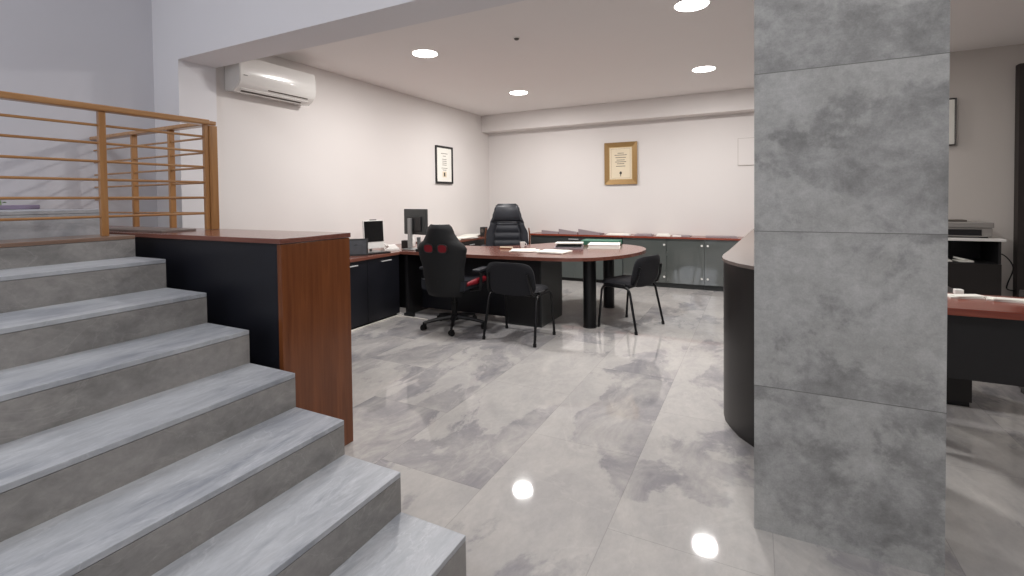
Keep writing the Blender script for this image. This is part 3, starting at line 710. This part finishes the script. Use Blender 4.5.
for s in (-1, 1):   # red lined strap openings
    z = .875; y = -.265-(z-.375)*.12-.0455
    T = Matrix.Translation((s*.078, y, z)) @ Matrix.Rotation(R(90+7), 4, 'X')
    out_ = []
    for k in range(20):
        a = 2*PI*k/20; r_ = (abs(math.cos(a))**3+abs(math.sin(a))**3)**(-1/3); out_.append((.050*r_*math.cos(a), .040*r_*math.sin(a)))
    MB().prism(out_, -.012, .006, T, bev=.002).build('strap_opening', 'red', gc)
    m = MB(); m.tube([(x, y_, .006) for x, y_ in [(p[0]*1.04, p[1]*1.06) for p in out_+out_[:1]]], .005, 6, T); m.build('opening_rim', 'black_plastic', gc, smooth=True)
    m = MB(); m.tube([(s*.19, .0, .405), (s*.30, .0, .42), (s*.315, .0, .5), (s*.315, .01, .615)], [.014, .016, .018, .016], 10); m.build('arm_post', 'black_plastic', gc, smooth=True)
    bx(s*.315-.042, s*.315+.042, -.12, .15, .615, .645, .012).build('armrest', 'black_leather', gc)
m = MB(); m.tube([(-.0, -.10, .41), (0, -.22, .41), (0, -.275, .47), (0, -.31, .55)], .022, 8); m.build('back_bracket', 'black_metal', gc, smooth=True)

# ------------------------------------------------------------------ executive chair (faces -Y towards the desk and camera)
ec = thing('executive_chair', 'high-backed black leather executive chair behind the desk', 'office chair', (-3.22, 6.12, 0), R(203))
star_base(ec, .31, 5, .5)
m = MB(); m.box(-.13, .13, -.13, .13, .385, .425, bev=.01); m.build('mechanism', 'black_metal', ec)
m = MB(); m.grid(14, 14, lambda u, v: ((.27*(u*2-1), -.25+.52*v, .52-.03*abs(u*2-1)**4-.04*abs(2*v-1)**6), (.26*(u*2-1), -.24+.50*v, .427)))
m.build('seat', 'black_leather', ec, smooth=True)
W2 = interp([(0, .27), (.2, .325), (.45, .31), (.65, .252), (.78, .215), (.9, .188), (.97, .165), (1, .13)])
def fnb(u, v):
    z = .46+.825*v; s = u*2-1; x = s*W2(v)
    yc = -.22-.06*v + .05*abs(s)**2.5
    th = .085*(1-abs(s)**5*.6)*(1-abs(2*v-1)**12*.6)
    rib = .010*abs(math.sin((v-.08)*PI*7.5)) if .08 < v < .66 and abs(s) < .62 else 0
    if v >= .69: rib = .022*math.sin(min(1, (v-.69)/.27)*PI)**.5 if abs(s) < .9 else .0
    groove = -.018 if .655 < v < .69 and abs(s) < .9 else 0
    groove += -.014 if .60 < abs(s) < .68 and v < .66 else 0
    return (x, yc+th*.5+rib+groove, z), (x, yc-th*.5, z)
m = MB(); m.grid(28, 64, fnb); m.build('backrest', 'black_leather', ec, smooth=True)
# wood trim at the side of the shell
for s in (-1, 1):
    m = MB(); m.tube([(s*.20, -.28, .42), (s*.325, -.255, .52), (s*.335, -.26, .80), (s*.32, -.27, .92)], [.012, .014, .014, .010], 8); m.build('side_trim', 'cherry_end', ec, smooth=True)
    m = MB(); m.tube([(s*.27, .18, .44), (s*.33, .16, .50), (s*.335, .1, .64), (s*.335, -.15, .66), (s*.32, -.24, .60)], .016, 8); m.build('arm_frame', 'black_metal', ec, smooth=True)
    bx(s*.335-.03, s*.335+.03, -.13, .12, .655, .685, .012).build('armrest', 'black_leather', ec)

# ------------------------------------------------------------------ visitor chairs (face +Y)
def visitor(label, loc, rz):
    t = thing('visitor_chair', label, 'chair', loc, rz, 'black stackable visitor chairs')
    r = .0125
    for s in (-1, 1):
        m = MB(); m.tube([(s*.272, .21, .022), (s*.262, .175, .40), (s*.258, .155, .435), (s*.255, .12, .447), (s*.255, -.06, .447)], r, 10); m.build('leg', 'black_metal', t, smooth=True)
        m = MB(); m.tube([(s*.275, -.235, .022), (s*.258, -.155, .40), (s*.254, -.13, .435), (s*.253, -.09, .447), (s*.253, -.06, .447)], r, 10); m.build('leg', 'black_metal', t, smooth=True)
        MB().tube([(s*.272, .21, 0), (s*.271, .208, .03)], .016, 10).build('foot_cap', 'rubber', t); MB().tube([(s*.275, -.235, 0), (s*.2745, -.232, .03)], .016, 10).build('foot_cap', 'rubber', t)
        m = MB(); m.tube([(s*.235, .08, .445), (s*.235, -.13, .448), (s*.235, -.195, .475), (s*.228, -.225, .55), (s*.215, -.245, .66)], r, 10); m.build('back_support', 'black_metal', t, smooth=True)
        m = MB(); m.tube([(s*.254, .02, .465), (s*.254, -.10, .465)], .016, 10); m.build('side_clip', 'grey_pl' if False else 'black_plastic', t, smooth=True)
    m = MB(); m.tube([(-.254, .1, .44), (.254, .1, .44)], r*.9, 8); m.tube([(-.25, -.10, .44), (.25, -.10, .44)], r*.9, 8); m.build('cross_bar', 'black_metal', t, smooth=True)
    def seat(u, v):
        s, q = u*2-1, v*2-1; k = (1-abs(s)**6)**.35*(1-abs(q)**6)**.35 if abs(s) < 1 and abs(q) < 1 else 0
        rr = 1-.10*abs(s*q)**3
        return (s*.232*rr, .03+q*.215*rr, .468+.035*k-.02*max(0, q-.6)), (s*.225*rr, .03+q*.208*rr, .455)
    m = MB(); m.grid(16, 16, seat); m.build('seat', 'black_fab', t, smooth=True)
    def back(u, v):
        s, q = u*2-1, v*2-1
        w = .268*(1-.16*abs(q)**4 - .05*v); x = s*w; hh = .158*(1-.14*abs(s)**5)
        z = .605+q*hh; y = -.235 - .20*(z-.605) + .045*s*s
        k = ((1-abs(s)**6)*(1-abs(q)**6))**.4 if abs(s) < 1 and abs(q) < 1 else 0
        return (x, y+.006+.02*k, z), (x, y-.006-.010*k, z)
    m = MB(); m.grid(16, 14, back); m.build('backrest', 'black_fab', t, smooth=True)
    return t
v1 = visitor('black fabric visitor chair with its back to the camera, in front of the desk', (-2.07, 4.21, 0), R(-2))
v2 = visitor('black fabric visitor chair at the rounded end of the desk', (-1.195, 5.08, 0), R(72))

# ------------------------------------------------------------------ things on the desk
DZ = .7575
def sheets(name, lab, cat, x, y, W_, D_, h, rz, mat='paper', n=3, group=None):
    m = MB()
    for k in range(n): m.box(-W_/2, W_/2, -D_/2, D_/2, h*k/n, h*(k+.9)/n, Matrix.Translation((random.uniform(-.02, .02), random.uniform(-.02, .02), 0)) @ Matrix.Rotation(random.uniform(-.18, .18), 4, 'Z'))
    return tag(m.build(name, mat), lab, cat, group, (x, y, DZ), rz)
sheets('papers', 'white papers spread in front of the executive chair, left pile', 'papers', -2.38, 4.98, .28, .26, .012, .3, 'paper', 3)
sheets('papers', 'creased white papers spread next to the grey document tray', 'papers', -2.01, 4.96, .30, .28, .018, -.1, 'paper', 4)
dt = thing('document_tray', 'dark grey open document tray with white sheets on the desk', 'tray', (-2.02, 5.48, DZ), R(18))
bx(-.17, .17, -.22, .22, 0, .022, .003).build('tray', 'grey_card', dt)
bx(-.15, .15, -.19, .19, .024, .040, .002).build('painted_shadow', 'dark_grey', dt)  # dark slab stands in for the shadow beneath the sheets
m = MB(); m.box(-.16, .17, -.20, .20, 0, .014, Matrix.Translation((0, 0, .052)) @ Matrix.Rotation(-.06, 4, 'X'), bev=.002); m.build('sheet_stack', 'paper', dt)
bk = thing('book', 'thick white book lying at the rounded end of the desk', 'book', (-1.62, 5.66, DZ), R(12))
bx(-.20, .17, -.17, .17, 0, .004).build('cover', 'paper', bk); bx(-.19, .165, -.165, .165, .0045, .042, .002).build('pages', 'paper', bk); bx(-.20, .17, -.17, .17, .0425, .047, .001).build('cover', 'white', bk)
gf = bx(-.24, .24, -.14, .14, 0, .055, .003).build('folder', 'green'); tag(gf, 'green folder lying behind the thick white book', 'folder', None, (-1.78, 6.03, DZ), R(4))
np_ = thing('name_plate', 'small cream name block on the desk before the executive chair', 'name plate', (-2.68, 5.10, DZ), R(10))
bx(-.085, .085, -.02, .02, 0, .01, .002).build('foot', 'cherry_end', np_); bx(-.08, .08, -.008, .008, .0105, .026, .002).build('plate', 'cream', np_)
cp = thing('cup', 'small white cup on the desk beside the papers', 'cup', (-2.56, 5.30, DZ))
MB().lathe([(.022, 0), (.032, .05), (.034, .07), (.030, .07), (.027, .045), (.018, .006), (.001, .006)], 20).build('bowl', 'white_pl', cp, smooth=True)
MB().tube([(.031, 0, .06), (.05, 0, .055), (.052, 0, .03), (.028, 0, .022)], .004, 8).build('handle', 'white_pl', cp, smooth=True)

# monitor seen from behind on desk corner
mo = thing('monitor', 'black monitor on a silver stand seen from behind at the desk corner', 'monitor', (-3.69, 4.66, DZ), R(-12))
bx(-.205, .205, -.018, .018, .18, .49, .008).build('screen_housing', 'dark_grey', mo)
bx(-.13, .13, -.034, -.0185, .22, .40, .008).build('rear_cover', 'black_plastic', mo)
bx(-.195, .195, .0182, .019, .20, .48).build('screen', 'screen', mo)
m = MB(); m.box(-.085, -.02, -.062, -.036, .012, .38, bev=.006); m.build('stand', 'silver', mo)
m = MB(); m.box(-.11, .11, -.13, .05, 0, .0118, bev=.004); m.build('base', 'silver', mo)
# all in one computer
ai = thing('computer', 'all-in-one computer with black screen and white chin by the left wall', 'computer', (-3.96, 4.24, .7525), R(68))
T = Matrix.Rotation(-.08, 4, 'X')
m = MB(); m.box(-.125, .125, 0, .03, .045, .375, T, bev=.006); m.build('housing', 'white_pl', ai)
m = MB(); m.box(-.116, .116, -.0045, -.0005, .125, .365, T); m.build('screen', 'screen', ai)
m = MB(); m.tube([(0, .03, .16), (0, .10, .10), (0, .11, .012)], .018, 10); m.build('stand', 'silver', ai, smooth=True); bx(-.10, .10, -.06, .14, 0, .011, .003).build('base', 'silver', ai)
m = MB(); m.box(-.04, .04, .002, .02, .368, .385, T, bev=.004); m.build('webcam', 'black_plastic', ai)
tag(bx(-.15, .15, -.05, .05, 0, .018, .004).build('keyboard', 'black_plastic'), 'dark keyboard in front of the all-in-one computer', 'keyboard', None, (-3.84, 4.14, .7525), R(68))
tp = thing('telephone', 'white desk telephone beside the all-in-one computer', 'telephone', (-3.97, 4.51, .7525), R(60))
m = MB(); m._add([(-.09, -.08, 0), (.09, -.08, 0), (.09, .09, 0), (-.09, .09, 0), (-.09, -.08, .02), (.09, -.08, .02), (.09, .09, .06), (-.09, .09, .06)], [(0, 3, 2, 1), (4, 5, 6, 7), (0, 1, 5, 4), (1, 2, 6, 5), (2, 3, 7, 6), (3, 0, 4, 7)]); m.build('body', 'white_pl', tp)
m = MB(); m.tube([(-.06, -.075, .05), (-.062, -.05, .062), (-.062, .05, .088), (-.06, .08, .082)], [.02, .012, .012, .02], 8); m.build('handset', 'white_pl', tp, smooth=True)
# photo frames
for (x, y, w_, h_, rz, lab) in ((-3.90, 3.88, .26, .19, R(42), 'black photo frame in front of the all-in-one computer'), (-4.12, 3.72, .22, .22, R(45), 'dark photo frame half hidden behind the front photo frame')):
    t = thing('photo_frame', lab, 'photo frame', (x, y, .7525), rz, 'photo frames on the left worktop'); T = Matrix.Rotation(-.2, 4, 'X')
    m = MB(); m.box(-w_/2, w_/2, 0, .014, 0.001, h_, T, bev=.003); m.build('frame', 'black_plastic', t)
    m = MB(); m.box(-w_/2+.02, w_/2-.02, -.002, -.0002, .02, h_-.02, T); m.build('photo', 'photo', t)
    m = MB(); m._add([(-.02, .02, .12), (.02, .02, .12), (.02, .12, 0), (-.02, .12, 0), (-.02, .027, .12), (.02, .027, .12), (.02, .127, 0), (-.02, .127, 0)], [(0, 1, 2, 3), (7, 6, 5, 4), (0, 4, 5, 1), (1, 5, 6, 2), (2, 6, 7, 3), (3, 7, 4, 0)]); m.build('easel_leg', 'black_plastic', t)
# items near the desk corner
tag(MB().box(-.04, .04, -.05, .05, 0, .10, bev=.004).build('pen_box', 'black_brown'), 'dark brown pen box on the worktop beside the monitor stand', 'box', None, (-3.93, 4.76, .7525), .3)
ph = thing('cordless_phone', 'silver cordless phone standing beside the monitor stand', 'telephone', (-3.50, 4.48, DZ), .3)
bx(-.035, .035, -.04, .04, 0, .03, .006).build('cradle', 'black_plastic', ph); m = MB(); m.box(-.022, .022, -.012, .012, .03, .17, Matrix.Rotation(.12, 4, 'X'), bev=.006); m.build('handset', 'silver', ph)
tb = thing('tissue_box', 'white box on the desk just right of the monitor stand', 'box', (-3.42, 4.80, DZ), .2)
bx(-.11, .11, -.07, .07, 0, .15, .004).build('carton', 'white', tb); m = MB(); m.lathe([(.03, .15), (.02, .17), (.035, .19), (.002, .20)], 9); m.build('tissue', 'paper', tb, smooth=True)
bo_ = thing('bottle', 'small clear white bottle on the worktop behind the pen box', 'bottle', (-4.0, 4.98, .7525))
MB().lathe([(.028, 0), (.03, .01), (.03, .10), (.012, .13), (.012, .15)], 18).build('body', 'white_pl', bo_, smooth=True); MB().lathe([(.014, .1505), (.014, .17), (.001, .171)], 14).build('cap', 'grey_pl', bo_)
# power brick under desk
tag(MB().box(-.06, .06, -.03, .03, 0, .04, bev=.006).build('power_strip', 'black_plastic'), 'black power brick on the floor at the end of the left cabinets', 'power strip', None, (-3.60, 4.405, 0), .1)

# ------------------------------------------------------------------ lights and world
# cool daylight from a window high on the stairwell side, behind the viewpoint
area('window_daylight', (-2.6, -3.05, 2.2), 3.0, 48, (.86, .91, 1), (R(86), 0, R(22)), 'RECTANGLE', 2.2)
area('stairwell_fill', (.6, -.9, 4.3), 1.2, 92, (1, .985, .97), (0, 0, 0))  # unseen neutral fill, added to brighten risers and pillar
area('stairwell_fill', (-3.2, -.4, 4.3), 1.2, 30, (.88, .93, 1), (0, 0, 0))  # cool fill added over the steps, no fixture modelled
w = bpy.data.worlds.new('world'); sc.world = w; w.use_nodes = True
w.node_tree.nodes['Background'].inputs[0].default_value = (.9, .93, 1, 1); w.node_tree.nodes['Background'].inputs[1].default_value = .3
sc.view_settings.view_transform = 'Standard'; sc.view_settings.exposure = 0
